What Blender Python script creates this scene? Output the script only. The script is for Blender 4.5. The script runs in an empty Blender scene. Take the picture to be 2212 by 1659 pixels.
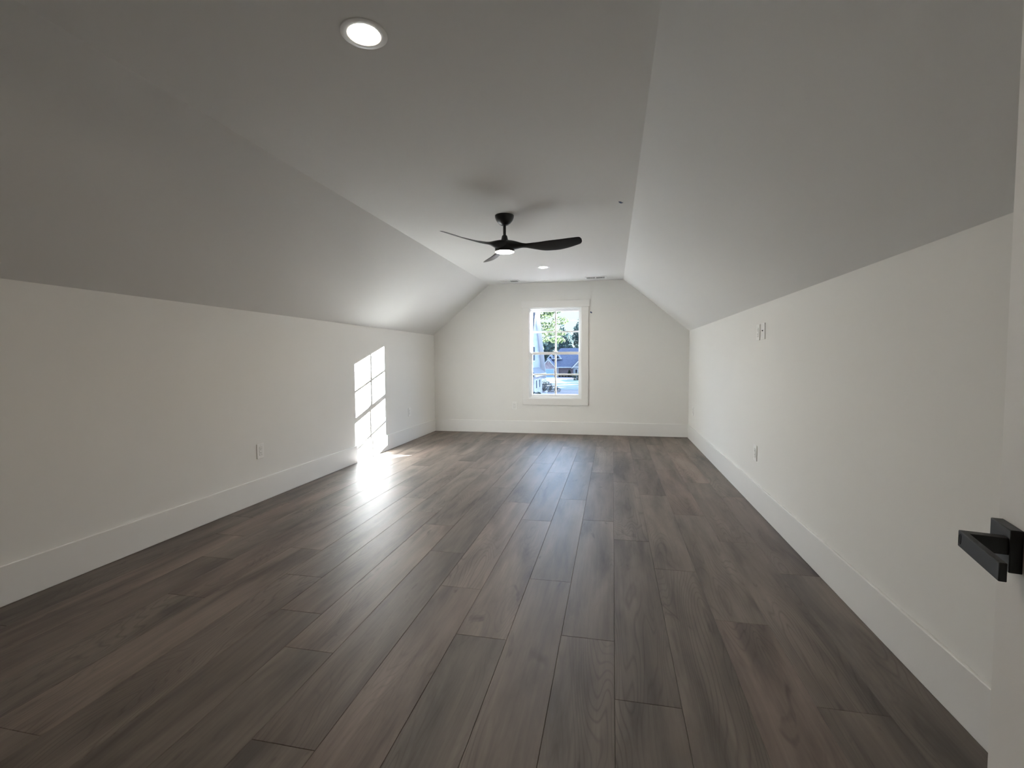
import bpy, bmesh, math, random
from mathutils import Vector, Matrix
random.seed(7)
PI = math.pi
S = bpy.context.scene
COL = S.collection

# ------------------------------------------------------------------ camera
W_IMG = 2212
F_PX = 1022.53
YAW, PITCH, ROLL = math.radians(11.994), math.radians(2.960), math.radians(-0.372)
def cam_axes():
    cy, sy, cp, sp = math.cos(YAW), math.sin(YAW), math.cos(PITCH), math.sin(PITCH)
    f = Vector((-sy*cp, cy*cp, -sp))
    r0 = Vector((cy, sy, 0)); u0 = r0.cross(f)
    r = r0*math.cos(ROLL) + u0*math.sin(ROLL)
    u = r.cross(f)
    return r, u, f
cam_d = bpy.data.cameras.new('camera')
cam = bpy.data.objects.new('camera', cam_d); COL.objects.link(cam)
r, u, f = cam_axes()
M = Matrix(((r.x, u.x, -f.x, 0), (r.y, u.y, -f.y, 0), (r.z, u.z, -f.z, 1.2), (0, 0, 0, 1)))
cam.matrix_world = M
cam_d.sensor_fit = 'HORIZONTAL'; cam_d.sensor_width = 36.0
cam_d.lens = F_PX/W_IMG*36.0
cam_d.clip_start = 0.02; cam_d.clip_end = 2000
S.camera = cam

# ------------------------------------------------------------------ world, sun, exposure
S.view_settings.view_transform = 'Standard'
S.view_settings.look = 'None'
S.view_settings.gamma = 1.0
S.view_settings.exposure = 0.42
S.view_settings.use_curve_mapping = False
SKY = 1.0
wd = bpy.data.worlds.new('world'); S.world = wd; wd.use_nodes = True
nt = wd.node_tree; nt.nodes.clear()
wo = nt.nodes.new('ShaderNodeOutputWorld'); bg = nt.nodes.new('ShaderNodeBackground')
tc = nt.nodes.new('ShaderNodeTexCoord'); sp = nt.nodes.new('ShaderNodeSeparateXYZ')
rp = nt.nodes.new('ShaderNodeValToRGB'); rb_ = nt.nodes.new('ShaderNodeValToRGB')
dt = nt.nodes.new('ShaderNodeVectorMath'); dt.operation = 'DOT_PRODUCT'; dt.inputs[1].default_value = (0.45, 0.89, 0.0)
mr = nt.nodes.new('ShaderNodeMapRange'); mr.interpolation_type = 'SMOOTHSTEP'
mr.inputs['From Min'].default_value = -0.3; mr.inputs['From Max'].default_value = 0.6
mxw = nt.nodes.new('ShaderNodeMix'); mxw.data_type = 'RGBA'
nt.links.new(tc.outputs['Generated'], sp.inputs[0]); nt.links.new(tc.outputs['Generated'], dt.inputs[0])
nt.links.new(sp.outputs['Z'], rp.inputs[0]); nt.links.new(sp.outputs['Z'], rb_.inputs[0])
nt.links.new(dt.outputs['Value'], mr.inputs['Value']); nt.links.new(mr.outputs[0], mxw.inputs[0])
nt.links.new(rb_.outputs[0], mxw.inputs[6]); nt.links.new(rp.outputs[0], mxw.inputs[7])
nt.links.new(mxw.outputs[2], bg.inputs[0]); nt.links.new(bg.outputs[0], wo.inputs[0])
def wramp(nd, stops):
    el = nd.color_ramp.elements
    el[0].position, el[0].color = stops[0][0], (*stops[0][1], 1); el[1].position, el[1].color = stops[-1][0], (*stops[-1][1], 1)
    for p_, c_ in stops[1:-1]: k_ = el.new(p_); k_.color = (*c_, 1)
# bright half of the sky, towards the low sun / darker half behind the house
wramp(rp, [(0.0, (0.74, 0.87, 0.89)), (0.12, (0.80, 0.95, 0.98)), (0.22, (6.4, 9.0, 13.0)), (0.6, (5.6, 8.2, 12.6)), (1.0, (1.4, 2.1, 3.2))])
wramp(rb_, [(0.0, (0.55, 0.68, 0.85)), (0.3, (0.5, 0.72, 1.05)), (1.0, (0.9, 1.4, 2.2))])
bg.inputs[1].default_value = SKY
SUN_DIR = Vector((-1.0, -1.085, -0.336)).normalized()
sun_d = bpy.data.lights.new('sun', 'SUN'); sun = bpy.data.objects.new('sun', sun_d); COL.objects.link(sun)
sun_d.energy = 120.0; sun_d.angle = math.radians(0.08); sun_d.color = (1.0, 1.02, 1.06)
sun.rotation_euler = SUN_DIR.to_track_quat('-Z', 'Y').to_euler()
sun.location = (30, 40, 20)
LAMP = 290.0
cy = S.cycles
cy.use_denoising = True
cy.max_bounces = 14; cy.diffuse_bounces = 9; cy.glossy_bounces = 6; cy.transmission_bounces = 8; cy.transparent_max_bounces = 12
cy.sample_clamp_indirect = 12.0
cy.caustics_reflective = True; cy.caustics_refractive = False

# ------------------------------------------------------------------ helpers
def smooth_obj(o, ang=40):
    for p in o.data.polygons: p.use_smooth = True
    m = o.modifiers.new('wn', 'WEIGHTED_NORMAL') if False else None
    try:
        o.data.set_sharp_from_angle(angle=math.radians(ang))
    except Exception:
        pass
def obj(name, bm, m=None, parent=None, smooth=False, bevel=0.0, seg=2):
    me = bpy.data.meshes.new(name)
    bmesh.ops.recalc_face_normals(bm, faces=bm.faces[:])
    bm.to_mesh(me); bm.free()
    o = bpy.data.objects.new(name, me); COL.objects.link(o)
    if m is not None:
        for mm in (m if isinstance(m, (list, tuple)) else [m]): me.materials.append(mm)
    if parent is not None: o.parent = parent
    if bevel > 0:
        b = o.modifiers.new('bevel', 'BEVEL'); b.width = bevel; b.segments = seg; b.limit_method = 'ANGLE'; b.angle_limit = math.radians(35)
        smooth_obj(o, 180 if False else 40)
    elif smooth: smooth_obj(o)
    return o
def raw(name, verts, faces, m=None, parent=None):
    me = bpy.data.meshes.new(name); me.from_pydata(verts, [], faces); me.update()
    o = bpy.data.objects.new(name, me); COL.objects.link(o)
    if m is not None: me.materials.append(m)
    if parent is not None: o.parent = parent
    return o
def tag(o, label=None, cat=None, group=None, kind=None):
    if label: o['label'] = label
    if cat: o['category'] = cat
    if group: o['group'] = group
    if kind: o['kind'] = kind
    return o
def empty(name, loc=(0, 0, 0), rotz=0.0, rot=None):
    o = bpy.data.objects.new(name, None); COL.objects.link(o)
    o.location = loc; o.rotation_euler = rot if rot else (0, 0, rotz); o.empty_display_size = 0.05
    return o
def add_box(bm, x0, x1, y0, y1, z0, z1, mat=None):
    vs = [bm.verts.new(Vector(c) if mat is None else mat @ Vector(c)) for c in
          ((x0,y0,z0),(x1,y0,z0),(x1,y1,z0),(x0,y1,z0),(x0,y0,z1),(x1,y0,z1),(x1,y1,z1),(x0,y1,z1))]
    for q in ((0,3,2,1),(4,5,6,7),(0,1,5,4),(1,2,6,5),(2,3,7,6),(3,0,4,7)): bm.faces.new([vs[i] for i in q])
    return bm
def box(*a, mat=None): return add_box(bmesh.new(), *a, mat=mat)
def add_lathe(bm, prof, n=40, c=(0, 0, 0), cap0=False, cap1=False):
    rings = []
    for (rr, z) in prof:
        rings.append([bm.verts.new((c[0]+rr*math.cos(2*PI*i/n), c[1]+rr*math.sin(2*PI*i/n), c[2]+z)) for i in range(n)])
    for a, b in zip(rings, rings[1:]):
        for i in range(n): bm.faces.new((a[i], a[(i+1) % n], b[(i+1) % n], b[i]))
    if cap0: bm.faces.new(rings[0])
    if cap1: bm.faces.new(rings[-1])
    return bm
def lathe(prof, **k): return add_lathe(bmesh.new(), prof, **k)
def add_prism(bm, pts, ext):
    """pts: list of 3d points of a planar outline; ext: extrusion vector"""
    a = [bm.verts.new(p) for p in pts]; ev = Vector(ext)
    b = [bm.verts.new(Vector(p)+ev) for p in pts]
    n = len(pts)
    bm.faces.new(a); bm.faces.new(b[::-1])
    for i in range(n): bm.faces.new((a[i], a[(i+1) % n], b[(i+1) % n], b[i]))
    return bm
def prism(pts, ext): return add_prism(bmesh.new(), pts, ext)
def holed(outer, holes, ext):
    """planar outline with holes, given thickness by extrusion"""
    bm = bmesh.new(); loops = []
    for lp in [outer]+holes:
        vs = [bm.verts.new(p) for p in lp]
        loops.append([bm.edges.new((vs[i], vs[(i+1) % len(vs)])) for i in range(len(vs))])
    bmesh.ops.triangle_fill(bm, use_beauty=True, use_dissolve=False, edges=[ed for l in loops for ed in l])
    res = bmesh.ops.extrude_face_region(bm, geom=bm.faces[:])
    bmesh.ops.translate(bm, vec=Vector(ext), verts=[g for g in res['geom'] if isinstance(g, bmesh.types.BMVert)])
    return bm
def copy_thing(o, loc, rotz=None):
    c = o.copy(); COL.objects.link(c); c.location = loc
    if rotz is not None: c.rotation_euler = (0, 0, rotz)
    for ch in list(o.children):
        d = ch.copy(); COL.objects.link(d); d.parent = c
        for g in list(ch.children):
            h = g.copy(); COL.objects.link(h); h.parent = d
    return c

# ------------------------------------------------------------------ materials
def mat(name, col, rough=0.5, metal=0.0, spec=0.5, emit=None, estr=0.0):
    m = bpy.data.materials.new(name); m.use_nodes = True
    b = m.node_tree.nodes['Principled BSDF']
    b.inputs['Base Color'].default_value = (*col, 1); b.inputs['Roughness'].default_value = rough
    b.inputs['Metallic'].default_value = metal
    b.inputs['Specular IOR Level'].default_value = spec
    if emit:
        b.inputs['Emission Color'].default_value = (*emit, 1); b.inputs['Emission Strength'].default_value = estr
    return m
def N(m, t, **k):
    n = m.node_tree.nodes.new(t)
    for a, v in k.items(): setattr(n, a, v)
    return n
def L(m, a, b): m.node_tree.links.new(a, b)
def noisy(name, c1, c2, scale=4.0, rough=0.6, stretch=(1, 1, 1), detail=4.0, bump=0.0, bscale=200.0, lo=0.35, hi=0.65, spec=0.5):
    m = mat(name, c1, rough, spec=spec); b = m.node_tree.nodes['Principled BSDF']
    t = N(m, 'ShaderNodeTexCoord'); mp = N(m, 'ShaderNodeMapping'); mp.inputs['Scale'].default_value = stretch
    n = N(m, 'ShaderNodeTexNoise'); n.inputs['Scale'].default_value = scale; n.inputs['Detail'].default_value = detail
    rr = N(m, 'ShaderNodeValToRGB'); ee = rr.color_ramp.elements
    ee[0].position = lo; ee[0].color = (*c1, 1); ee[1].position = hi; ee[1].color = (*c2, 1)
    L(m, t.outputs['Object'], mp.inputs[0]); L(m, mp.outputs[0], n.inputs['Vector']); L(m, n.outputs['Fac'], rr.inputs[0])
    L(m, rr.outputs[0], b.inputs['Base Color'])
    if bump:
        n2 = N(m, 'ShaderNodeTexNoise'); n2.inputs['Scale'].default_value = bscale; n2.inputs['Detail'].default_value = 3
        bp = N(m, 'ShaderNodeBump'); bp.inputs['Strength'].default_value = bump; bp.inputs['Distance'].default_value = 0.002
        L(m, t.outputs['Object'], n2.inputs['Vector']); L(m, n2.outputs['Fac'], bp.inputs['Height']); L(m, bp.outputs[0], b.inputs['Normal'])
    return m
WALLC = (0.80, 0.793, 0.765)
M_wall = noisy('wall_paint', WALLC, tuple(c*0.985 for c in WALLC), 1.5, 0.55, bump=0.018, bscale=320, spec=0.3)
M_ceil = noisy('ceiling_paint', (0.735, 0.732, 0.715), (0.725, 0.722, 0.705), 1.2, 0.75, bump=0.015, bscale=300, spec=0.2)
M_trim = mat('trim_paint', (0.815, 0.81, 0.79), 0.34)
M_vinyl = mat('white_vinyl', (0.86, 0.87, 0.86), 0.35)
M_plate = mat('white_plastic', (0.85, 0.85, 0.83), 0.3)
M_slot = mat('dark_slot', (0.03, 0.03, 0.03), 0.6)
M_screw = mat('painted_screw', (0.72, 0.72, 0.70), 0.4)
M_black = mat('matte_black', (0.006, 0.006, 0.0075), 0.45, spec=0.35)
M_fan = mat('fan_black', (0.005, 0.005, 0.0055), 0.38, spec=0.4)
M_door = mat('door_paint', (0.80, 0.79, 0.765), 0.40)
M_tape = noisy('blue_tape', (0.03, 0.055, 0.13), (0.05, 0.085, 0.18), 60, 0.7)
M_vent = mat('white_register', (0.80, 0.80, 0.78), 0.4)
M_ventshade = mat('vent_shade', (0.05, 0.055, 0.05), 0.6)
WARM = (1.0, 0.89, 0.74)
M_lamp = mat('lamp_diffuser', (0.9, 0.9, 0.88), 0.5, emit=WARM, estr=LAMP)
M_fanlamp = mat('fan_lamp_diffuser', (0.9, 0.9, 0.88), 0.5, emit=WARM, estr=LAMP*0.6)
M_hall = mat('hall_paint', WALLC, 0.6)
def glass_mat():
    m = bpy.data.materials.new('pane_glass'); m.use_nodes = True; t = m.node_tree; t.nodes.clear()
    o = t.nodes.new('ShaderNodeOutputMaterial'); mx = t.nodes.new('ShaderNodeMixShader')
    tr = t.nodes.new('ShaderNodeBsdfTransparent'); gl = t.nodes.new('ShaderNodeBsdfGlossy')
    lw = t.nodes.new('ShaderNodeLayerWeight'); lw.inputs['Blend'].default_value = 0.5
    pw = t.nodes.new('ShaderNodeMath'); pw.operation = 'POWER'; pw.inputs[1].default_value = 5.0; t.links.new(lw.outputs['Facing'], pw.inputs[0])
    fr = t.nodes.new('ShaderNodeMath'); fr.operation = 'MULTIPLY_ADD'; fr.inputs[1].default_value = 0.95; fr.inputs[2].default_value = 0.04
    t.links.new(pw.outputs[0], fr.inputs[0])
    tr.inputs[0].default_value = (0.97, 0.985, 0.98, 1); gl.inputs['Roughness'].default_value = 0.0
    t.links.new(fr.outputs[0], mx.inputs[0]); t.links.new(tr.outputs[0], mx.inputs[1]); t.links.new(gl.outputs[0], mx.inputs[2])
    t.links.new(mx.outputs[0], o.inputs[0]); return m
M_glass = glass_mat()

def floor_mat():
    m = mat('oak_plank_vinyl', (0.12, 0.1, 0.085), 0.36, spec=0.37); b = m.node_tree.nodes['Principled BSDF']
    t = N(m, 'ShaderNodeTexCoord'); at = N(m, 'ShaderNodeAttribute'); at.attribute_name = 'plank'
    sx = N(m, 'ShaderNodeSeparateColor'); L(m, at.outputs['Color'], sx.inputs[0])
    off = N(m, 'ShaderNodeVectorMath', operation='MULTIPLY'); off.inputs[1].default_value = (37.0, 53.0, 19.0)
    L(m, at.outputs['Vector'], off.inputs[0])
    ad = N(m, 'ShaderNodeVectorMath', operation='ADD'); L(m, t.outputs['Object'], ad.inputs[0]); L(m, off.outputs[0], ad.inputs[1])
    def mapped(sc):
        q = N(m, 'ShaderNodeVectorMath', operation='MULTIPLY'); q.inputs[1].default_value = sc; L(m, ad.outputs[0], q.inputs[0]); return q.outputs[0]
    def noise(sc, scale, detail=4, rough=0.55, dist=0.0):
        q = N(m, 'ShaderNodeTexNoise'); q.inputs['Scale'].default_value = scale; q.inputs['Detail'].default_value = detail
        q.inputs['Roughness'].default_value = rough; q.inputs['Distortion'].default_value = dist
        L(m, mapped(sc), q.inputs['Vector']); return q.outputs['Fac']
    def ramp(src, stops):
        q = N(m, 'ShaderNodeValToRGB'); el = q.color_ramp.elements
        el[0].position, el[0].color = stops[0][0], (*stops[0][1], 1); el[1].position, el[1].color = stops[-1][0], (*stops[-1][1], 1)
        for pz, c in stops[1:-1]: k = el.new(pz); k.color = (*c, 1)
        L(m, src, q.inputs[0]); return q.outputs[0]
    def mix(a, c, fac, blend='MIX'):
        q = N(m, 'ShaderNodeMix', data_type='RGBA', blend_type=blend)
        if isinstance(fac, (int, float)): q.inputs[0].default_value = fac
        else: L(m, fac, q.inputs[0])
        L(m, a, q.inputs[6]); L(m, c, q.inputs[7]); return q.outputs[2]
    blotch = noise((5.0, 0.75, 1), 1.6, 5, 0.55, 0.35)
    cool = ramp(blotch, [(0.30, (0.066, 0.053, 0.044)), (0.48, (0.130, 0.107, 0.089)), (0.70, (0.190, 0.159, 0.133))])
    warm = ramp(blotch, [(0.30, (0.072, 0.053, 0.043)), (0.48, (0.140, 0.106, 0.088)), (0.70, (0.205, 0.161, 0.133))])
    base = mix(cool, warm, sx.outputs[0])
    tone = N(m, 'ShaderNodeMapRange'); tone.inputs['To Min'].default_value = 0.86; tone.inputs['To Max'].default_value = 1.12
    L(m, sx.outputs[1], tone.inputs['Value'])
    tn = N(m, 'ShaderNodeCombineColor')
    for i in range(3): L(m, tone.outputs[0], tn.inputs[i])
    base = mix(base, tn.outputs[0], 1.0, 'MULTIPLY')
    # cathedral figure: contour lines of a stretched noise field
    fld = noise((3.2, 0.42, 1), 1.5, 2, 0.45, 0.25)
    mul = N(m, 'ShaderNodeMath', operation='MULTIPLY'); mul.inputs[1].default_value = 34.0; L(m, fld, mul.inputs[0])
    pp = N(m, 'ShaderNodeMath', operation='PINGPONG'); pp.inputs[1].default_value = 0.5; L(m, mul.outputs[0], pp.inputs[0])
    msk = noise((2.0, 0.5, 1), 1.3, 2)
    lines = ramp(pp.outputs[0], [(0.0, (0.60, 0.58, 0.57)), (0.20, (1, 1, 1)), (1.0, (1, 1, 1))])
    mskr = ramp(msk, [(0.44, (0, 0, 0)), (0.62, (0.75, 0.75, 0.75))])
    base = mix(base, lines, mskr, 'MULTIPLY')
    fine = noise((75.0, 2.2, 1), 1.0, 3, 0.6)
    finec = ramp(fine, [(0.30, (0.80, 0.79, 0.78)), (0.55, (1, 1, 1)), (0.75, (1.12, 1.12, 1.12))])
    base = mix(base, finec, 0.75, 'MULTIPLY')
    knot = noise((9.0, 2.4, 1), 1.0, 3, 0.55, 1.2)
    knc = ramp(knot, [(0.24, (0.45, 0.42, 0.40)), (0.34, (1, 1, 1)), (1.0, (1, 1, 1))])
    base = mix(base, knc, 0.9, 'MULTIPLY')
    L(m, base, b.inputs['Base Color'])
    rr = N(m, 'ShaderNodeMapRange'); rr.inputs['To Min'].default_value = 0.45; rr.inputs['To Max'].default_value = 0.58
    L(m, fine, rr.inputs['Value']); L(m, rr.outputs[0], b.inputs['Roughness'])
    bp = N(m, 'ShaderNodeBump'); bp.inputs['Strength'].default_value = 0.12; bp.inputs['Distance'].default_value = 0.002
    hs = N(m, 'ShaderNodeMath', operation='ADD'); L(m, fine, hs.inputs[0])
    lv = N(m, 'ShaderNodeMath', operation='MULTIPLY'); lv.inputs[1].default_value = 0.5; L(m, pp.outputs[0], lv.inputs[0])
    L(m, lv.outputs[0], hs.inputs[1]); L(m, hs.outputs[0], bp.inputs['Height']); L(m, bp.outputs[0], b.inputs['Normal'])
    return m
M_floor = floor_mat()

# ------------------------------------------------------------------ room shell
XL, XR, YN, YF, YB = -2.946, 1.131, 0.165, 7.553, -1.70
KN, CE, CL, CR = 1.615, 2.42, -1.975, 0.157
# floor: 9 inch planks, seams as laid
def build_floor():
    bm = bmesh.new(); ly = bm.loops.layers.color.new('plank')
    pw, pl, g, dz = 0.2262, 1.515, 0.0016, 0.0022
    offs = {-5: 2.83, -4: 1.75, -3: 2.26, -2: 2.76, -1: 1.65, 0: 2.0, 1: 2.5, 2: 1.92, 3: 2.33, 4: 1.24, 5: 1.69, 6: 1.95,
            7: 2.29, 8: 2.63, 9: 1.97, 10: 2.40, 11: 2.74, 12: 3.09, 13: 2.05}
    rnd = random.Random(11)
    for k in range(-5, 14):
        x1 = 0.013 - pw*k; x0 = x1 - pw
        x0, x1 = max(x0, XL), min(x1, XR)
        if x1 - x0 < 0.004: continue
        y = offs[k] - 4*pl
        while y < YF:
            a, b_ = max(y, YB), min(y+pl, YF); y += pl
            if b_ - a < 0.01: continue
            col = (rnd.random(), rnd.random(), rnd.random(), 1)
            o = [(x0, a), (x1, a), (x1, b_), (x0, b_)]
            i = [(x0+g, a+g), (x1-g, a+g), (x1-g, b_-g), (x0+g, b_-g)]
            vo = [bm.verts.new((*q, -dz)) for q in o]; vi = [bm.verts.new((*q, 0)) for q in i]
            fs = [bm.faces.new(vi)] + [bm.faces.new((vo[j], vo[(j+1) % 4], vi[(j+1) % 4], vi[j])) for j in range(4)]
            for fc in fs:
                for lp in fc.loops: lp[ly] = col
    return bm
fl = obj('floor', build_floor(), M_floor); tag(fl, kind='structure')
sb = obj('subfloor', box(XL-.1, XR+.1, YB-.12, YF+.12, -.16, -.004), M_hall); tag(sb, kind='structure')
TH = 0.11
tag(obj('wall_left', box(XL-TH, XL, YB, YF, 0, KN), M_wall), kind='structure')
tag(obj('wall_right', box(XR, XR+TH, YN, YF, 0, KN), M_wall), kind='structure')
# far wall with window opening
WX0, WX1, WZ0, WZ1 = -1.326, -0.474, 0.566, 2.028
prof = [(XL-TH, 0), (XR+TH, 0), (XR+TH, KN), (XR, KN), (CR, CE), (CL, CE), (XL, KN), (XL-TH, KN)]
far = holed([(x, YF, z) for x, z in prof], [[(WX0, YF, WZ0), (WX0, YF, WZ1), (WX1, YF, WZ1), (WX1, YF, WZ0)]], (0, 0.12, 0))
tag(obj('wall_far', far, M_wall), kind='structure')
DX1, DZ = 0.468, 2.0
ZR = KN + (XR-DX1)*(CE-KN)/(XR-CR)
tag(obj('wall_near', holed([(x, YB, z) for x, z in prof], [], (0, -0.12, 0)), M_wall), kind='structure')
rw = prism([(DX1, YN, 0), (XR, YN, 0), (XR, YN, KN), (DX1, YN, ZR)], (0, -.12, 0))
tag(obj('wall_return', rw, M_wall), kind='structure')
tag(obj('wall_hall', box(DX1, DX1+.10, YB, YN-.12, 0, ZR-.005), M_wall), kind='structure')
# ceiling: flat strip with the two lamp openings, two slopes
CANS = [(-0.914, 1.682), (-0.905, 6.30)]
CAN_R = 0.062
def circ(cx, cy_, rr, z, n=32): return [(cx+rr*math.cos(2*PI*i/n), cy_+rr*math.sin(2*PI*i/n), z) for i in range(n)]
tag(obj('ceiling', holed([(CL, YB-.12, CE), (CR, YB-.12, CE), (CR, YF+.12, CE), (CL, YF+.12, CE)],
    [circ(x, y, CAN_R, CE) for x, y in CANS], (0, 0, .1)), M_ceil), kind='structure')
for nm, xa, xb in (('ceiling_left', XL, CL), ('ceiling_right', XR, CR)):
    sg = -1 if xa < xb else 1
    nrm = Vector((-(CE-KN)*(1 if xa < xb else -1), 0, abs(xb-xa))).normalized()*0.1
    q = [Vector((xa, YB-.12, KN)), Vector((xb, YB-.12, CE)), Vector((xb, YB-.12, CE))+nrm, Vector((xa, YB-.12, KN))+nrm]
    tag(obj(nm, prism(q, (0, YF-YB+.24, 0)), M_ceil), kind='structure')
# baseboards
BH, BT = 0.201, 0.015
def base(nm, *a): tag(obj(nm, box(*a), M_trim, bevel=0.004, seg=3), kind='structure')
base('baseboard_left', XL, XL+BT, YB, YF, 0, BH)
base('baseboard_right', XR-BT, XR, YN, YF, 0, BH)
base('baseboard_far', XL+BT, XR-BT, YF-BT, YF, 0, BH)
base('baseboard_near', XL+BT, DX1, YB, YB+BT, 0, BH)
base('baseboard_return', DX1+.09, XR-BT, YN, YN+BT, 0, BH)
tag(obj('trim_1', box(DX1, DX1+.085, YN, YN+.014, 0, DZ), M_trim), kind='structure')

# ------------------------------------------------------------------ window
win = empty('window_1', ((WX0+WX1)/2, YF, WZ0)); tag(win, kind='structure')
def wpart(name, bm, m, parent=win, bevel=0.002):
    o = obj(name, bm, m, parent, bevel=bevel)
    o.matrix_parent_inverse = Matrix.Translation(-Vector(win.location)) if parent is win else o.matrix_parent_inverse
    return o
CT = 0.018
wpart('casing', box(-1.437, -0.353, YF-CT-.006, YF, 2.022, 2.130), M_trim)
wpart('casing', box(-1.424, WX0+.006, YF-CT, YF, 0.570, 2.022), M_trim)
wpart('casing', box(WX1-.006, -0.371, YF-CT, YF, 0.570, 2.022), M_trim)
wpart('casing', box(-1.424, -0.371, YF-CT, YF, 0.465, 0.570), M_trim)
fb = bmesh.new(); fy0, fy1, ft = YF-.002, YF+.115, 0.024
add_box(fb, WX0, WX0+ft, fy0, fy1, WZ0, WZ1); add_box(fb, WX1-ft, WX1, fy0, fy1, WZ0, WZ1)
add_box(fb, WX0+ft, WX1-ft, fy0, fy1, WZ1-ft, WZ1); add_box(fb, WX0+ft, WX1-ft, fy0, fy1, WZ0, WZ0+ft)
# inner stops
for xa, xb in ((WX0+ft, WX0+ft+.010), (WX1-ft-.010, WX1-ft)): add_box(fb, xa, xb, YF+.010, YF+.026, WZ0+ft, WZ1-ft)
wpart('window_frame', fb, M_vinyl)
GX0, GX1 = -1.272, -0.530
def sash(y0, y1, z0, z1, gz0, gz1, muntz):
    s = bmesh.new(); xa, xb = WX0+ft+.001, WX1-ft-.001
    add_box(s, xa, GX0, y0, y1, z0, z1); add_box(s, GX1, xb, y0, y1, z0, z1)
    add_box(s, GX0, GX1, y0, y1, z0, gz0); add_box(s, GX0, GX1, y0, y1, gz1, z1)
    o = wpart('sash', s, M_vinyl)
    ym = (y0+y1)/2; d = 0.0125
    for bb in (box(GX0-.004, GX1+.004, ym-.002, ym+.002, gz0-.004, gz1+.004),):
        gpane = obj('glass_pane', bb, M_glass, o)
    cxm = -0.897
    obj('muntin', box(cxm-d, cxm+d, ym-.007, ym+.007, gz0, gz1), M_vinyl, o, bevel=.002)
    obj('muntin', box(GX0, GX1, ym-.0065, ym+.0065, muntz-d, muntz+d), M_vinyl, o, bevel=.002)
    return o
sash(YF+.066, YF+.100, 1.276, WZ1-ft-.001, 1.317, 1.966, 1.640)
lows = sash(YF+.028, YF+.062, WZ0+ft+.001, 1.318, 0.634, 1.274, 0.954)
lk = bmesh.new(); add_box(lk, -.925, -.869, YF+.030, YF+.058, 1.318, 1.326); add_box(lk, -.945, -.905, YF+.032, YF+.046, 1.326, 1.336)
obj('sash_lock', lk, M_vinyl, lows, bevel=.002)
win_pl = bpy.data.lights.new('window_portal', 'AREA'); wpo = bpy.data.objects.new('window_portal', win_pl); COL.objects.link(wpo)
win_pl.shape = 'RECTANGLE'; win_pl.size = 0.86; win_pl.size_y = 1.47; win_pl.energy = 1.0
wpo.location = (-0.90, YF+.13, 1.297); wpo.rotation_euler = (math.radians(-90), 0, 0)
win_pl.cycles.is_portal = True

# ------------------------------------------------------------------ door
DA = math.radians(75.61); DW = 0.76; FE = Vector((0.6147, 0.9041, 0))
ddir = Vector((math.cos(DA), math.sin(DA), 0))
hinge = FE - ddir*DW
door = empty('door_1', hinge, DA); tag(door, kind='structure')
obj('door_panel', box(0, DW, -.035, 0, .012, 1.965), M_door, door, bevel=.002)
hl = bmesh.new()
rc, rz, RH, RT = DW-0.0475, 0.909, 0.0325, 0.0150
add_box(hl, DW-.1938, DW-.0588, .0585, .0674, .902, .9275)                 # lever bar
add_box(hl, DW-.0760, DW-.0588, .0130, .0600, .902, .9275)                 # arm
lever = obj('door_handle', hl, M_black, door, bevel=.0012)
obj('rose', box(rc-RH, rc+RH, -.0005, RT, rz-RH, rz+RH), M_black, lever, bevel=.0012)
# small raised U shaped oval on the lever face
ub = bmesh.new(); n = 14
def stad(cx, cz, hw, hh, k):
    pts = []
    for i in range(k+1):
        a = PI*i/k; pts.append((cx+hw*math.cos(a), cz+hh+hw*math.sin(a)))
    for i in range(k+1):
        a = PI+PI*i/k; pts.append((cx+hw*math.cos(a), cz-hh+hw*math.sin(a)))
    return pts
oo, ii = stad(DW-.0668, .9150, .0042, .0042, 8), stad(DW-.0668, .9150, .0026, .0042, 8)
for (lo_y, hi_y) in ((.0672, .0682),):
    A = [ub.verts.new((x, hi_y, z)) for x, z in oo]; B = [ub.verts.new((x, hi_y, z)) for x, z in ii]
    A2 = [ub.verts.new((x, lo_y, z)) for x, z in oo]; B2 = [ub.verts.new((x, lo_y, z)) for x, z in ii]
    k = len(oo)
    for j in range(k):
        q = (j+1) % k
        ub.faces.new((A[j], A[q], B[q], B[j])); ub.faces.new((A2[j], A2[q], A[q], A[j])); ub.faces.new((B[j], B[q], B2[q], B2[j]))
obj('lock_emblem', ub, M_black, lever)

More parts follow.
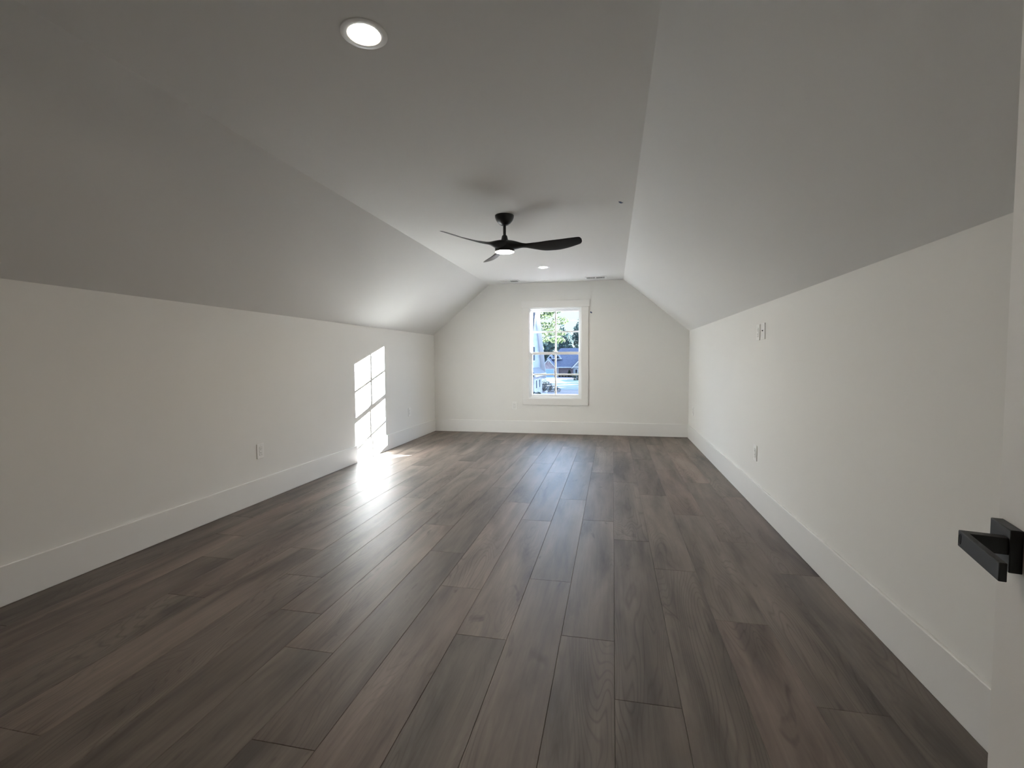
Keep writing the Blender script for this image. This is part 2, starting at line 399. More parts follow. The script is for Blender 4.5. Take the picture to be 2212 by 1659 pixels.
# ------------------------------------------------------------------ wall plates
# local frame: plate on the XZ plane, facing -Y
def make_outlet(w=.082, h=.126, t=.0075):
    root = empty('wall_outlet')
    pb = box(-w/2, w/2, -t, 0, -h/2, h/2)
    obj('plate', pb, M_plate, root, bevel=.0032, seg=3)
    rc_ = obj('receptacle', box(-.0170, .0170, -t-.0016, -t+.001, -.0335, .0335), M_plate, root, bevel=.0010)
    gb = box(-.0180, -.0168, -t-.0006, -t+.001, -.0345, .0345); add_box(gb, .0168, .0180, -t-.0006, -t+.001, -.0345, .0345)
    add_box(gb, -.0180, .0180, -t-.0006, -t+.001, -.0347, -.0335); add_box(gb, -.0180, .0180, -t-.0006, -t+.001, .0335, .0347)
    obj('seam', gb, M_slot, root)
    for zc in (.0165, -.0165):
        obj('slot', box(-.0076, -.0052, -t-.0020, -t-.001, zc-.001, zc+.0085), M_slot, rc_)
        obj('slot', box(.0052, .0076, -t-.0020, -t-.001, zc, zc+.0075), M_slot, rc_)
        g = bmesh.new(); add_lathe(g, [(.0001, 0), (.0027, 0), (.0027, .001)], n=14)
        bmesh.ops.transform(g, matrix=Matrix.Translation((0, -t-.0020, zc-.0075)) @ Matrix.Rotation(-PI/2, 4, 'X'), verts=g.verts[:])
        obj('slot', g, M_slot, rc_)
    for zc in (.0485, -.0485):
        g = bmesh.new(); add_lathe(g, [(.0001, 0), (.0028, 0), (.0030, .0008)], n=14)
        bmesh.ops.transform(g, matrix=Matrix.Translation((0, -t-.0006, zc)) @ Matrix.Rotation(-PI/2, 4, 'X'), verts=g.verts[:])
        obj('screw', g, M_screw, root)
    return root
RZ_R, RZ_L, RZ_F = -PI/2, PI/2, 0.0     # facing -x, +x, -y
out0 = make_outlet(); G = 'white wall outlets'
places = [
    ((XL, 3.478, 0.4325), RZ_L, 'white duplex outlet low on left wall, nearest the camera'),
    ((XL, 6.523, 0.432), RZ_L, 'white duplex outlet on left wall between sunlit patch and far corner'),
    ((-1.5645, YF, 0.444), RZ_F, 'white duplex outlet on far wall just left of the window'),
    ((XR, 4.101, 0.437), RZ_R, 'white duplex outlet low on right wall below the two high plates'),
    ((XR, 7.128, 0.448), RZ_R, 'white duplex outlet on right wall near the far corner'),
    ((XR, 4.083, 1.4005), RZ_R, 'white duplex outlet high on right wall beside the cable plate'),
]
for i, (loc, rz_, lab) in enumerate(places):
    o = out0 if i == 0 else copy_thing(out0, loc, rz_)
    o.location = loc; o.rotation_euler = (0, 0, rz_); tag(o, lab, 'outlet', G)
cp_ = empty('cable_plate', (XR, 3.957, 1.4045), RZ_R); tag(cp_, 'white cable wall plate with small dark centre jack, high on right wall', 'wall plate')
obj('plate', box(-.041, .041, -.0075, 0, -.0625, .0625), M_plate, cp_, bevel=.0032, seg=3)
g = lathe([(.0045, 0), (.0045, .007), (.0022, .007)], n=16, cap1=True)
bmesh.ops.transform(g, matrix=Matrix.Translation((0, -.0070, .004)) @ Matrix.Rotation(PI/2, 4, 'X'), verts=g.verts[:])
obj('jack', g, M_slot, cp_)
for zc in (.0485, -.0485):
    g = lathe([(.0001, 0), (.0028, 0), (.0030, .0008)], n=14)
    bmesh.ops.transform(g, matrix=Matrix.Translation((0, -.0081, zc)) @ Matrix.Rotation(-PI/2, 4, 'X'), verts=g.verts[:])
    obj('screw', g, M_screw, cp_)

# ------------------------------------------------------------------ recessed lamps
def make_can():
    root = empty('recessed_light')
    prof = [(.0860, .0), (.0850, -.0035), (.0780, -.0055), (.0640, -.0050), (.0590, -.0042), (.0565, -.0015), (.0500, .0085), (.0490, .0120)]
    obj('trim_ring', lathe(prof, n=56), M_plate, root, smooth=True)
    obj('diffuser', lathe([(.0001, .0052), (.025, .0054), (.0425, .0064), (.0472, .0085), (.0488, .0125)], n=48), M_lamp, root, smooth=True)
    obj('housing', lathe([(.0605, .0), (.0605, .050), (.0001, .050)], n=32), M_vent, root, smooth=True)
    return root
can0 = make_can()
can0.location = (*CANS[0], CE); tag(can0, 'large lit recessed ceiling light near the camera, upper left', 'ceiling light', 'recessed ceiling lights')
c1 = copy_thing(can0, (*CANS[1], CE)); tag(c1, 'small lit recessed ceiling light beyond the fan near the window wall', 'ceiling light', 'recessed ceiling lights')

# ------------------------------------------------------------------ ceiling registers
def make_vent(loc, lab, tilt):
    root = empty('ceiling_register', loc); tag(root, lab, 'air vent', 'ceiling air vents')
    w, d, h = .315, .205, .006
    fr = bmesh.new()
    ix, iy = w/2-.024, d/2-.030
    add_box(fr, -w/2, -ix, -d/2, d/2, -h, 0); add_box(fr, ix, w/2, -d/2, d/2, -h, 0)
    add_box(fr, -ix, ix, -d/2, -iy, -h, 0); add_box(fr, -ix, ix, iy, d/2, -h, 0)
    add_box(fr, -.009, .009, -iy, iy, -h+.001, 0)
    obj('frame', fr, M_vent, root, bevel=.0015)
    obj('shade_sheet', box(-ix, ix, -iy, iy, -.0006, -.0001), M_ventshade, root)  # flat dark sheet, shade behind the louvers put into its colour
    for s in (-1, 1):
        bk = bmesh.new()
        n_ = 9
        for i in range(n_):
            x = s*(.018 + (ix-.026)*i/(n_-1)*1.0)
            mt = Matrix.Translation((x, 0, -.0035)) @ Matrix.Rotation(tilt*s, 4, 'Y')
            add_box(bk, -.0042, .0042, -iy, iy, -.0005, .0005, mat=mt)
        obj('louver_bank', bk, M_vent, root)
    return root
make_vent((-1.575, 7.295, CE), 'white ceiling air vent on the left, above the far wall', math.radians(25))
make_vent((-0.252, 7.275, CE), 'white ceiling air vent on the right, above the far wall near the crease', math.radians(60))

# ------------------------------------------------------------------ bits of tape
tb = bmesh.new()
add_prism(tb, [(-.027, -.010, 0), (-.004, -.016, 0), (.004, -.006, 0), (.026, -.004, 0), (.020, .016, 0), (-.002, .010, 0), (-.010, .004, 0)], (0, 0, -.0018))
t1 = obj('tape_scrap', tb, M_tape); t1.location = (.054, 3.858, CE); t1.rotation_euler = (0, 0, math.radians(40))
tag(t1, 'scrap of dark blue tape on ceiling by the right crease', 'tape')
t2 = obj('tape_scrap', box(-.016, .016, -.0015, 0, -.0095, .0095), M_tape); t2.location = (-.331, YF, 1.929); t2.rotation_euler = (0, math.radians(36), 0)
tag(t2, 'tiny tilted piece of dark blue tape on far wall by window casing', 'tape')

# ------------------------------------------------------------------ ceiling fan
FX, FY = -0.903, 3.985
fan = empty('ceiling_fan', (FX, FY, CE)); tag(fan, 'black three blade ceiling fan with lit lamp hanging from ceiling', 'ceiling fan')
obj('canopy', lathe([(.080, 0), (.081, -.006), (.079, -.020), (.070, -.042), (.052, -.064), (.034, -.078), (.026, -.082), (.022, -.083), (.0125, -.083)], n=48), M_fan, fan, smooth=True)
obj('downrod', lathe([(.0125, -.080), (.0125, -.180)], n=24), M_fan, fan, smooth=True)
obj('coupling', lathe([(.0125, -.166), (.019, -.167), (.023, -.172), (.029, -.200), (.036, -.222), (.045, -.232)], n=36), M_fan, fan, smooth=True)
hub = obj('motor_hub', lathe([(.020, -.222), (.050, -.226), (.074, -.236), (.083, -.252), (.0835, -.286), (.0825, -.291), (.078, -.292)], n=56), M_fan, fan, smooth=True)
obj('light_ring', lathe([(.0825, -.288), (.0825, -.303), (.0805, -.306), (.078, -.303)], n=56), M_fan, fan, smooth=True)
obj('lamp_diffuser', lathe([(.0795, -.296), (.0785, -.306), (.060, -.3105), (.030, -.3125), (.0001, -.313)], n=56), M_fanlamp, fan, smooth=True)
def blade_bm(phi, R=.655):
    bm = bmesh.new(); K, n_ = 60, 20
    er = Vector((math.cos(phi), math.sin(phi), 0)); et = Vector((-math.sin(phi), math.cos(phi), 0))
    def lin(tab, s):
        for (a, va), (b, vb) in zip(tab, tab[1:]):
            if s <= b: return va+(vb-va)*max(0.0, s-a)/(b-a)
        return tab[-1][1]
    def lerp(tab, s): return sum(lin(tab, min(1, max(0, s+q*.012))) for q in range(-5, 6))/11
    lead = [(0, -.074), (.10, -.056), (.22, -.022), (.34, -.034), (.55, -.054), (.80, -.062), (1, -.058)]
    trail = [(0, .074), (.10, .056), (.20, .024), (.32, .046), (.50, .086), (.68, .094), (.85, .076), (1, .044)]
    thick = [(0, .088), (.10, .066), (.22, .024), (.4, .011), (1, .006)]
    pitch = [(0, 2), (.12, 8), (.28, 24), (.6, 21), (1, 17)]
    lift = [(0, -.250), (.12, -.254), (.25, -.262), (.45, -.268), (.75, -.264), (1, -.252)]
    rings = []
    for i in range(K+1):
        s = i/K; rr = .030 + (R-.030)*s
        a, b_ = lerp(lead, s), lerp(trail, s); th = lerp(thick, s); pt = math.radians(lerp(pitch, s)); z0 = lerp(lift, s)
        if s > .955:
            q = (s-.955)/.045; w_ = math.sqrt(max(0.0, 1-q*q))*.62+.38; m_ = (a+b_)/2; a, b_ = m_+(a-m_)*w_, m_+(b_-m_)*w_
            if i == K: th *= .4
        ring = []
        for j in range(n_):
            w = 2*PI*j/n_
            c = (a+b_)/2 + (b_-a)/2*math.cos(w); h = th/2*math.sin(w)
            v = er*rr + et*(c*math.cos(pt)+h*math.sin(pt)) + Vector((0, 0, z0 - c*math.sin(pt) + h*math.cos(pt)))
            ring.append(bm.verts.new(v))
        rings.append(ring)
    for p, q in zip(rings, rings[1:]):
        for j in range(n_): bm.faces.new((p[j], p[(j+1) % n_], q[(j+1) % n_], q[j]))
    bm.faces.new(rings[0][::-1]); bm.faces.new(rings[-1])
    return bm
for k in range(3): obj('blade', blade_bm(math.radians(-3+120*k)), M_fan, fan, smooth=True)

# ------------------------------------------------------------------ outside
def gz(y): return -3.0-0.0125*y
M_lawn = noisy('dormant_lawn', (0.21, 0.165, 0.175), (0.11, 0.09, 0.095), 0.35, 0.9, stretch=(.6, 1.6, 1))
M_green = noisy('green_lawn', (0.06, 0.095, 0.05), (0.09, 0.13, 0.075), 0.5, 0.9)
M_road = noisy('asphalt', (0.085, 0.095, 0.11), (0.11, 0.12, 0.14), 0.2, 0.85)
M_conc = noisy('concrete', (0.22, 0.225, 0.23), (0.28, 0.285, 0.28), 0.5, 0.85)
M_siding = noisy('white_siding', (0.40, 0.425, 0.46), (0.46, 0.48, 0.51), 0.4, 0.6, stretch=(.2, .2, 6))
M_wtrim = mat('exterior_white_trim', (0.84, 0.86, 0.88), 0.5)
M_roof = noisy('dark_shingles', (0.085, 0.095, 0.15), (0.125, 0.135, 0.20), 1.2, 0.85, stretch=(1, 1, 3))
M_roof2 = noisy('grey_shingles', (0.09, 0.093, 0.11), (0.16, 0.16, 0.18), 1.8, 0.85, stretch=(1, 3, 1))
M_pane = mat('dark_pane', (0.05, 0.06, 0.08), 0.5, spec=0.2)
M_gdoor = mat('pale_blue_door', (0.50, 0.70, 0.90), 0.5)
M_bark = noisy('bark', (0.13, 0.105, 0.09), (0.20, 0.17, 0.15), 3.0, 0.9)
def brick_mat(name, c1, c2, cm, sc):
    m = mat(name, c1, 0.85); b = m.node_tree.nodes['Principled BSDF']
    t = N(m, 'ShaderNodeTexCoord'); cx = N(m, 'ShaderNodeSeparateXYZ'); cc = N(m, 'ShaderNodeCombineXYZ')
    ad = N(m, 'ShaderNodeMath', operation='ADD')
    L(m, t.outputs['Object'], cx.inputs[0]); L(m, cx.outputs['X'], ad.inputs[0]); L(m, cx.outputs['Y'], ad.inputs[1])
    L(m, ad.outputs[0], cc.inputs[0]); L(m, cx.outputs['Z'], cc.inputs[1])
    k = N(m, 'ShaderNodeTexBrick'); k.inputs['Color1'].default_value = (*c1, 1); k.inputs['Color2'].default_value = (*c2, 1); k.inputs['Mortar'].default_value = (*cm, 1)
    k.inputs['Scale'].default_value = sc; k.inputs['Mortar Size'].default_value = .02
    L(m, cc.outputs[0], k.inputs['Vector'])
    n = N(m, 'ShaderNodeTexNoise'); n.inputs['Scale'].default_value = 1.6; L(m, t.outputs['Object'], n.inputs['Vector'])
    mx = N(m, 'ShaderNodeMix', data_type='RGBA', blend_type='MULTIPLY'); mx.inputs[0].default_value = .6
    rr = N(m, 'ShaderNodeValToRGB'); rr.color_ramp.elements[0].color = (.6, .58, .58, 1); rr.color_ramp.elements[1].color = (1.25, 1.2, 1.2, 1)
    L(m, n.outputs['Fac'], rr.inputs[0]); L(m, k.outputs['Color'], mx.inputs[6]); L(m, rr.outputs[0], mx.inputs[7]); L(m, mx.outputs[2], b.inputs['Base Color'])
    return m
M_brick = brick_mat('red_brick', (0.56, 0.42, 0.45), (0.74, 0.60, 0.63), (0.74, 0.68, 0.70), 1.2)
M_wbrick = brick_mat('pale_brick', (0.62, 0.62, 0.66), (0.48, 0.46, 0.50), (0.72, 0.72, 0.74), 1.3)
def leaf_mat(name, c1, c2):
    m = bpy.data.materials.new(name); m.use_nodes = True; t = m.node_tree; b = t.nodes['Principled BSDF']
    at = N(m, 'ShaderNodeAttribute'); at.attribute_name = 'leaf'
    rr = N(m, 'ShaderNodeValToRGB'); rr.color_ramp.elements[0].color = (*c1, 1); rr.color_ramp.elements[1].color = (*c2, 1)
    L(m, at.outputs['Fac'], rr.inputs[0]); L(m, rr.outputs[0], b.inputs['Base Color']); b.inputs['Roughness'].default_value = .7
    b.inputs['Specular IOR Level'].default_value = .2
    tl = N(m, 'ShaderNodeBsdfTranslucent'); L(m, rr.outputs[0], tl.inputs[0])
    mx = N(m, 'ShaderNodeMixShader'); mx.inputs[0].default_value = .35
    o = t.nodes['Material Output']; L(m, b.outputs[0], mx.inputs[1]); L(m, tl.outputs[0], mx.inputs[2]); L(m, mx.outputs[0], o.inputs[0])
    return m
M_leafA = leaf_mat('leaf_yellow_green', (0.05, 0.08, 0.035), (0.15, 0.19, 0.09))
M_leafB = leaf_mat('leaf_dark_green', (0.035, 0.065, 0.065), (0.11, 0.16, 0.15))
M_leafC = leaf_mat('leaf_brown', (0.16, 0.15, 0.13), (0.32, 0.30, 0.27))
M_leafD = leaf_mat('leaf_hedge', (0.03, 0.04, 0.03), (0.10, 0.12, 0.08))
M_flower = mat('white_blossom', (0.8, 0.8, 0.8), .6)
# ground
def strip(name, pts, dz, m):
    o = raw(name, [(x, y, gz(y)+dz) for x, y in pts], [tuple(range(len(pts)))], m); tag(o, kind='structure'); return o
strip('lawn', [(-160, 9), (160, 9), (160, 420), (-160, 420)], 0, M_lawn)
strip('road', [(-60, 84.5), (-13, 80.5), (40, 70), (90, 58), (90, 80), (40, 92), (-6, 99), (-14, 106), (-60, 112)], .03, M_road)
strip('verge', [(-60, 116), (-14, 110), (-6, 103), (40, 96), (90, 84), (90, 104), (40, 120), (-6, 132), (-60, 140)], .03, M_green)
strip('sidewalk', [(-60, 112.5), (-14, 106.5), (-6, 99.5), (40, 92.5), (90, 80.5), (90, 84), (40, 96), (-6, 103), (-14, 110), (-60, 116)], .05, M_conc)
strip('driveway', [(-14.5, 110), (-9.5, 104), (-20.0, 166.6), (-24.2, 166.6)], .08, M_conc)
strip('front_path', [(-13.0, 140), (10, 137), (10, 142), (-13.5, 146)], .06, M_conc)
# neighbour house close by on the left
nbh = empty('neighbor_house', (-14, 63, gz(63)))
tag(nbh, 'white sided house at left edge of window view with steep gable and low porch roof', 'house')
def part(name, bm, m, parent, root=None, **k):
    o = obj(name, bm, m, parent, **k)
    rt = root or parent
    if rt is parent: o.matrix_parent_inverse = Matrix.Translation(-Vector(rt.location))
    return o
nx = -10.15; ze, zp, yp = -0.60, 9.6, 61.7
part('wall', prism([(nx, 54.8, gz(57)-.3), (nx, 68.7, gz(57)-.3), (nx, 68.7, ze), (nx, yp, zp-.35), (nx, 54.8, ze)], (-9, 0, 0)), M_siding, nbh)
rk = bmesh.new()
for ya, yb in ((54.0, yp), (69.4, yp)):
    za = ze-.74
    add_prism(rk, [(nx+.58, ya, za), (nx+.58, yb, zp), (nx+.58, yb, zp-.22), (nx+.58, ya, za-.22)], (-.60, 0, 0))
part('rake_board', rk, M_wtrim, nbh)
rf = bmesh.new()
for ya, yb in ((54.0, yp), (69.4, yp)):
    add_prism(rf, [(nx+.55, ya, ze-.70), (nx+.55, yb, zp+.05), (nx+.55, yb, zp+.25), (nx+.55, ya, ze-.50)], (-10, 0, 0))
part('roof', rf, M_roof2, nbh)
pr = bmesh.new()
add_prism(pr, [(nx, 57.2, .10), (nx+.95, 57.2, -.62), (nx+.95, 57.2, -.74), (nx, 57.2, -.04)], (0, 9.0, 0))
part('porch_roof', pr, M_roof2, nbh)
part('fascia', box(nx+.80, nx+1.0, 57.1, 66.3, -.98, -.66), M_wtrim, nbh)
part('lower_wall', box(nx, nx+.72, 57.4, 64.3, gz(60), -.92), M_wbrick, nbh)
for (ya, yb) in ((58.6, 59.6), (61.2, 62.2)):
    wn = part('window', box(nx+.70, nx+.76, ya, yb, -2.55, -1.35), M_wtrim, nbh)
    pz = obj('pane', box(nx+.74, nx+.78, ya+.15, yb-.15, -2.45, -1.45), M_pane, wn)
wn = part('window', box(nx-.02, nx+.05, 60.8, 62.3, .9, 3.0), M_wtrim, nbh)
obj('pane', box(nx+.02, nx+.08, 61.0, 62.1, 1.05, 2.85), M_pane, wn)
# house across the street
hs = empty('brick_house', (-15, 176, gz(176)))
tag(hs, 'brick house across the street with dark roof, dormers and blue garage door', 'house')
zb = gz(170)-.6; zev = -1.55
part('wall', box(-23.2, -3.2, 170, 184, zb, zev), M_brick, hs)
rb = bmesh.new()
a = [(-24.0, 168, zev), (-2.4, 168, zev), (-2.4, 186, zev), (-24.0, 186, zev)]; rd = [(-18.9, 177, 5.3), (-7.0, 177, 5.3)]
v = [rb.verts.new(q) for q in a+rd]
for q in ((0, 1, 5, 4), (1, 2, 5), (2, 3, 4, 5), (3, 0, 4), (0, 3, 2, 1)): rb.faces.new([v[i] for i in q])
part('roof', rb, M_roof, hs)
part('fascia', box(-24.1, -2.3, 167.85, 168.05, zev-.32, zev+.02), M_wtrim, hs)
part('garage_wall', prism([(-24.1, 166.8, zb), (-20.2, 166.8, zb), (-20.2, 166.8, -1.15), (-22.2, 166.8, 1.05), (-24.1, 166.8, -1.15)], (0, 8, 0)), M_brick, hs)
gr = bmesh.new(); tr_ = bmesh.new()
for s in (-1, 1):
    xa, xb = -22.2+s*2.55, -22.2
    add_prism(gr, [(xa, 166.4, -1.45), (xb, 166.4, 1.38), (xb, 166.4, 1.60), (xa, 166.4, -1.23)], (0, 9, 0))
    add_prism(tr_, [(xa, 166.2, -1.50), (xb, 166.2, 1.36), (xb, 166.2, .92), (xa+s*-.30, 166.2, -1.58)], (0, .2, 0))
part('garage_roof', gr, M_roof, hs); part('rake_board', tr_, M_wtrim, hs)
part('gable_vent', prism([(-22.38, 166.7, .05), (-22.02, 166.7, .05), (-22.02, 166.7, .65), (-22.2, 166.7, .85), (-22.38, 166.7, .65)], (0, .12, 0)), M_wtrim, hs)
gd = part('garage_door', box(-23.75, -20.45, 166.7, 166.85, zb, -2.35), M_gdoor, hs)
gtr = bmesh.new(); add_box(gtr, -23.95, -23.75, 166.65, 166.85, zb, -2.15); add_box(gtr, -20.45, -20.25, 166.65, 166.85, zb, -2.15); add_box(gtr, -23.75, -20.45, 166.65, 166.85, -2.35, -2.15)
part('garage_trim', gtr, M_wtrim, hs)
part('porch_column', box(-19.2, -18.85, 168.2, 168.5, zb, zev-.3), M_wtrim, hs)
for xc, hw in ((-22.1, 1.25), (-19.4, 1.55)):
    z0, zt_ = 1.35, 1.35+hw*1.15
    d = prism([(xc-hw*.82, 171.2, z0), (xc+hw*.82, 171.2, z0), (xc+hw*.82, 171.2, z0+.22), (xc, 171.2, zt_-.15), (xc-hw*.82, 171.2, z0+.22)], (0, 4.5, 0))
    dm = part('dormer', d, M_siding, hs)
    ro = bmesh.new(); rt_ = bmesh.new()
    for s in (-1, 1):
        add_prism(ro, [(xc+s*hw, 170.9, z0), (xc, 170.9, zt_), (xc, 170.9, zt_+.15), (xc+s*hw*1.05, 170.9, z0+.10)], (0, 5, 0))
        add_prism(rt_, [(xc+s*hw, 170.8, z0), (xc, 170.8, zt_), (xc, 170.8, zt_-.36), (xc+s*hw*.74, 170.8, z0-.02)], (0, .12, 0))
    add_box(rt_, xc-hw, xc+hw, 170.8, 170.95, z0-.16, z0+.04)
    obj('dormer_roof', ro, M_roof, dm); obj('dormer_trim', rt_, M_wtrim, dm)
    obj('dormer_window', box(xc-.3, xc+.3, 171.1, 171.25, z0+.15, z0+.85), M_pane, dm)
pg = prism([(-13.4, 165.6, zb), (-5.4, 165.6, zb), (-5.4, 165.6, -1.35), (-9.4, 165.6, 2.7), (-13.4, 165.6, -1.35)], (0, 6, 0))
part('porch_gable', pg, M_siding, hs)
pgr = bmesh.new(); pgt = bmesh.new()
for s in (-1, 1):
    add_prism(pgr, [(-9.4+s*4.7, 165.2, -1.95), (-9.4, 165.2, 2.95), (-9.4, 165.2, 3.2), (-9.4+s*4.7, 165.2, -1.7)], (0, 9, 0))
    add_prism(pgt, [(-9.4+s*4.7, 165.0, -2.0), (-9.4, 165.0, 2.92), (-9.4, 165.0, 2.3), (-9.4+s*4.2, 165.0, -2.0)], (0, .2, 0))
add_box(pgt, -13.5, -5.3, 165.3, 165.58, -1.75, -1.35)
part('porch_gable_roof', pgr, M_roof, hs); part('porch_gable_trim', pgt, M_wtrim, hs)
for xc in (-12.3, -10.9):
    wn = part('window', box(xc-.5, xc+.5, 165.45, 165.6, -4.3, -2.2), M_wtrim, hs)
    obj('pane', box(xc-.33, xc+.33, 165.40, 165.5, -4.15, -2.35), M_pane, wn)

# planting
def leaves_mesh(name, blobs, n, size, m, parent=None, seed=0, flowers=False):
    rnd = random.Random(seed); vs, fs, cs = [], [], []
    tot = sum(b[3]*b[4]*b[5] for b in blobs)
    for (cx, cy_, cz, rx, ry, rz_) in blobs:
        for _ in range(max(6, int(n*rx*ry*rz_/tot))):
            while True:
                d = Vector((rnd.uniform(-1, 1), rnd.uniform(-1, 1), rnd.uniform(-1, 1)))
                if 0.15 < d.length <= 1: break
            d = d.normalized()*(d.length**0.5)
            c = Vector((cx+d.x*rx, cy_+d.y*ry, cz+d.z*rz_))
            nrm = (d + Vector((rnd.uniform(-1, 1), rnd.uniform(-1, 1), rnd.uniform(-1, 1)))*.9).normalized()
            t1_ = nrm.orthogonal().normalized(); t2_ = nrm.cross(t1_)
            s_ = size*rnd.uniform(.6, 1.3); k = len(vs)
            for i in range(5):
                aa = 2*PI*i/5+rnd.uniform(-.3, .3); rr = s_*rnd.uniform(.6, 1.1)
                vs.append(tuple(c + t1_*math.cos(aa)*rr + t2_*math.sin(aa)*rr*.8 + nrm*rnd.uniform(-.15, .15)*s_))
            fs.append((k, k+1, k+2, k+3, k+4)); cs.append(rnd.random())
    o = raw(name, vs, fs, m, parent)
    at = o.data.attributes.new('leaf', 'FLOAT', 'FACE'); at.data.foreach_set('value', cs)
    return o
def tree(loc, h, blobs, n, size, m, lab, grp, seed, tr=.3, name='tree'):
    root = empty(name, loc); tag(root, lab, 'tree', grp)
    tb_ = lathe([(tr*1.4, -.5), (tr, h*.15), (tr*.7, h*.5), (tr*.3, h*.85)], n=10)
    for i in range(6):
        rnd = random.Random(seed*31+i); a = rnd.uniform(0, 2*PI); zz = h*rnd.uniform(.3, .6)
        p0 = Vector((0, 0, zz)); p1 = Vector((math.cos(a)*h*.16, math.sin(a)*h*.16, zz+h*.18))
        d = (p1-p0); t_ = d.orthogonal().normalized()*tr*.35; b_ = d.cross(t_).normalized()*tr*.35
        A = [tb_.verts.new(p0+q) for q in (t_, b_, -t_, -b_)]; B = [tb_.verts.new(p1+q*.3) for q in (t_, b_, -t_, -b_)]
        for j in range(4): tb_.faces.new((A[j], A[(j+1) % 4], B[(j+1) % 4], B[j]))
    obj('trunk', tb_, M_bark, root)
    leaves_mesh('foliage', blobs, n, size, m, root, seed)
    return root
def crown(h, r_, base_, seed, k=9):
    rnd = random.Random(seed); out = []
    for i in range(k):
        q = (i+.5)/k; zz = h*(base_+(1-base_)*q*.93); w = r_*math.sin(PI*min(.97, .22+q*.75))
        a = rnd.uniform(0, 2*PI)
        out.append((math.cos(a)*w*.45, math.sin(a)*w*.45, zz, w*rnd.uniform(.6, .85), w*rnd.uniform(.6, .85), h*(1-base_)/k*rnd.uniform(.8, 1.3)))
    return out
# yellow-green tree beside the neighbour's gable
tb0 = [(1.9, 0, 18.3, 2.6, 2, 1.3), (4.4, 0, 15.6, 2.4, 2, 1.0), (1.8, 0, 14.6, 2.5, 2, 1.2), (5.4, .5, 13.2, 1.8, 2, .8), (2.2, 0, 12.2, 2.6, 2, .8),
       (3.6, -.5, 10.8, 2.9, 2, .75), (1.6, -.5, 9.4, 1.8, 2, .7), (5.0, -.5, 9.2, 1.7, 2, .65), (1.3, -.6, 7.5, 1.0, 1.4, .9), (5.6, -.4, 10.6, 1.3, 1.5, .5), (0, 0, 16.5, 2.2, 2, 1.5)]
tree((-15.9, 96, gz(96)), 18.5, tb0, 3800, .19, M_leafA, 'tall loose yellow-green tree right of the white gable', None, 5, tr=.16, name='leafy_tree')
hz = [(-35, 214, 18.0, 4.3), (-29.5, 202, 17.5, 4.2), (-30, 238, 21, 4.4), (-22.5, 226, 25.7, 4.8), (-18.2, 202, 19.0, 4.2), (-14.5, 214, 27.5, 4.8), (-9, 226, 28.5, 4.8), (-5.5, 202, 23, 4.4), (-1.5, 214, 26, 4.6), (6.5, 202, 24, 4.6)]
labs = ['dark tree far left of the row behind the brick house, hidden by the gable', 'short dark tree behind the garage end of the brick house',
        'dark tree farthest back, low behind the two dormers', 'blue-green tree with rounded top in the middle of the right upper panes',
        'short dark tree just behind the hip end of the dark roof', 'tallest dark tree at upper right pane behind the dark roof ridge',
        'dark tree behind the right end of the brick house, far back', 'dark tree close behind the right end of the brick house', 'tall dark tree beyond the right edge of the brick house', 'dark tree furthest right behind the brick house']
for i, (x, y, h, r_) in enumerate(hz):
    tree((x, y, gz(y)), h, crown(h, r_, .22, 40+i, 12), 3600, .38, M_leafB, labs[i], 'trees behind the brick house', 60+i, tr=.35, name='shade_tree')
for i, (x, y, h) in enumerate([(17.5, 78, 21), (17.5, 92.5, 21), (17.5, 107, 21), (5.5, 71, 21), (5.5, 83.5, 21), (17.5, 122, 14), (17.0, 136.5, 14), (16.0, 151, 18), (14.0, 166, 20), (12.0, 181, 20), (21.5, 63, 18)]):  # unseen evergreens, added to keep sun off the ground and neighbour's wall
    tree((x, y, gz(y)), h, crown(h, 5.4 if x > 10 else 4.8, .05, 140+i, 11), 2800, 1.4, M_leafB, 'tall dense evergreen added out of view to shade the ground and white house', 'evergreens added out of view for shade', 160+i, tr=.3, name='shading_evergreen')
def bush(loc, blobs, n, size, m, lab, seed, grp=None, name='shrub'):
    o = leaves_mesh(name, blobs, n, size, m, None, seed); o.location = loc; tag(o, lab, 'shrub', grp); return o
bush((-31, 192.5, gz(192.5)), [(0, 0, 3, 7, 2, 4), (9, 0, 3.2, 6, 2, 4.2)], 1500, .6, M_leafB, 'dark thicket under the trees left of the garage', 91, name='thicket')
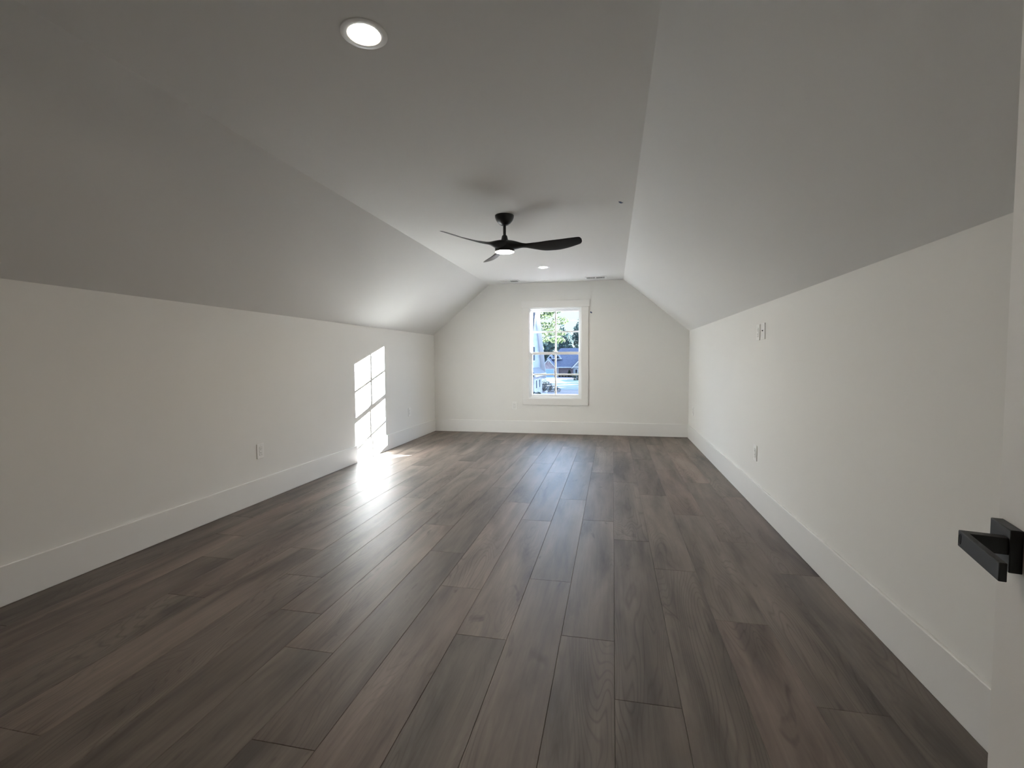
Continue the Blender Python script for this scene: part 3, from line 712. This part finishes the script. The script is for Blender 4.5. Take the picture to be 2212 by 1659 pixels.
bush((-9.6, 75, gz(75)), [(-.6, 0, .75, .9, 1, .85), (.4, 0, .5, .8, .8, .55), (-1.3, 0, .8, .7, .8, .9), (1.1, 0, .3, .6, .6, .32)], 2600, .07, M_leafC, 'brown bare shrub beside the corner of the white house', 92)
for i, (x, hh) in enumerate([(-18.3, .8), (-17.25, .75), (-16.2, .85), (-15.15, .8), (-14.15, .8)]):
    bush((x, 167.4, gz(167.4)), [(0, 0, hh*.5, .42, .45, hh*.5)], 220, .12, M_leafD, ['low dark shrub at brick wall beside the porch column', 'low dark shrub second from the porch column', 'low dark shrub in the middle of the row at brick wall', 'low dark shrub second from the right in the row at brick wall', 'low dark shrub at right end of the row, by the white porch'][i], 100+i, 'foundation shrubs')
bush((-14.75, 165.6, gz(165.6)), [(0, 0, 1.1, .6, .5, 1.1), (.05, 0, 1.9, .4, .4, .6)], 260, .2, M_leafD, 'tall green shrub against brick wall beside white porch', 110)
bush((-9.8, 132, gz(132)), [(0, 0, 1.0, 1.15, 1, 1.05)], 350, .18, M_leafD, 'round green bush on lawn at right edge of window view', 111)
hd = leaves_mesh('hedge', [(-.2+.55*i, 0, .55, .45, .5, .55) for i in range(6)], 1300, .085, M_leafD, None, 112); hd.location = (-10.9, 53.7, gz(53.7)+.05)
tag(hd, 'dark low hedge with white blossoms below the white house', 'hedge')
rnd = random.Random(3); fv, ff = [], []
for i in range(26):
    c = Vector((rnd.uniform(-.3, 2.9), -.48, rnd.uniform(.1, .95))); k = len(fv)
    for q in ((.09, 0, 0), (0, 0, .09), (-.09, 0, 0), (0, 0, -.09), (0, -.05, 0)): fv.append(tuple(c+Vector(q)))
    ff += [(k, k+1, k+4), (k+1, k+2, k+4), (k+2, k+3, k+4), (k+3, k, k+4)]
raw('blossoms', fv, ff, M_flower, hd)['label'] = 'white blossoms'
pst = empty('mailbox_post', (-7.5, 54.2, gz(54.2))); tag(pst, 'white square post with cap and side arm on lawn beside hedge', 'post')
obj('post', box(-.1, .1, -.1, .1, -.1, 1.12), M_wtrim, pst, bevel=.01)
obj('cap', box(-.16, .16, -.16, .16, 1.12, 1.20), M_wtrim, pst, bevel=.02)
obj('arm', box(-.46, -.1, -.05, .05, .86, .96), M_wtrim, pst, bevel=.01)
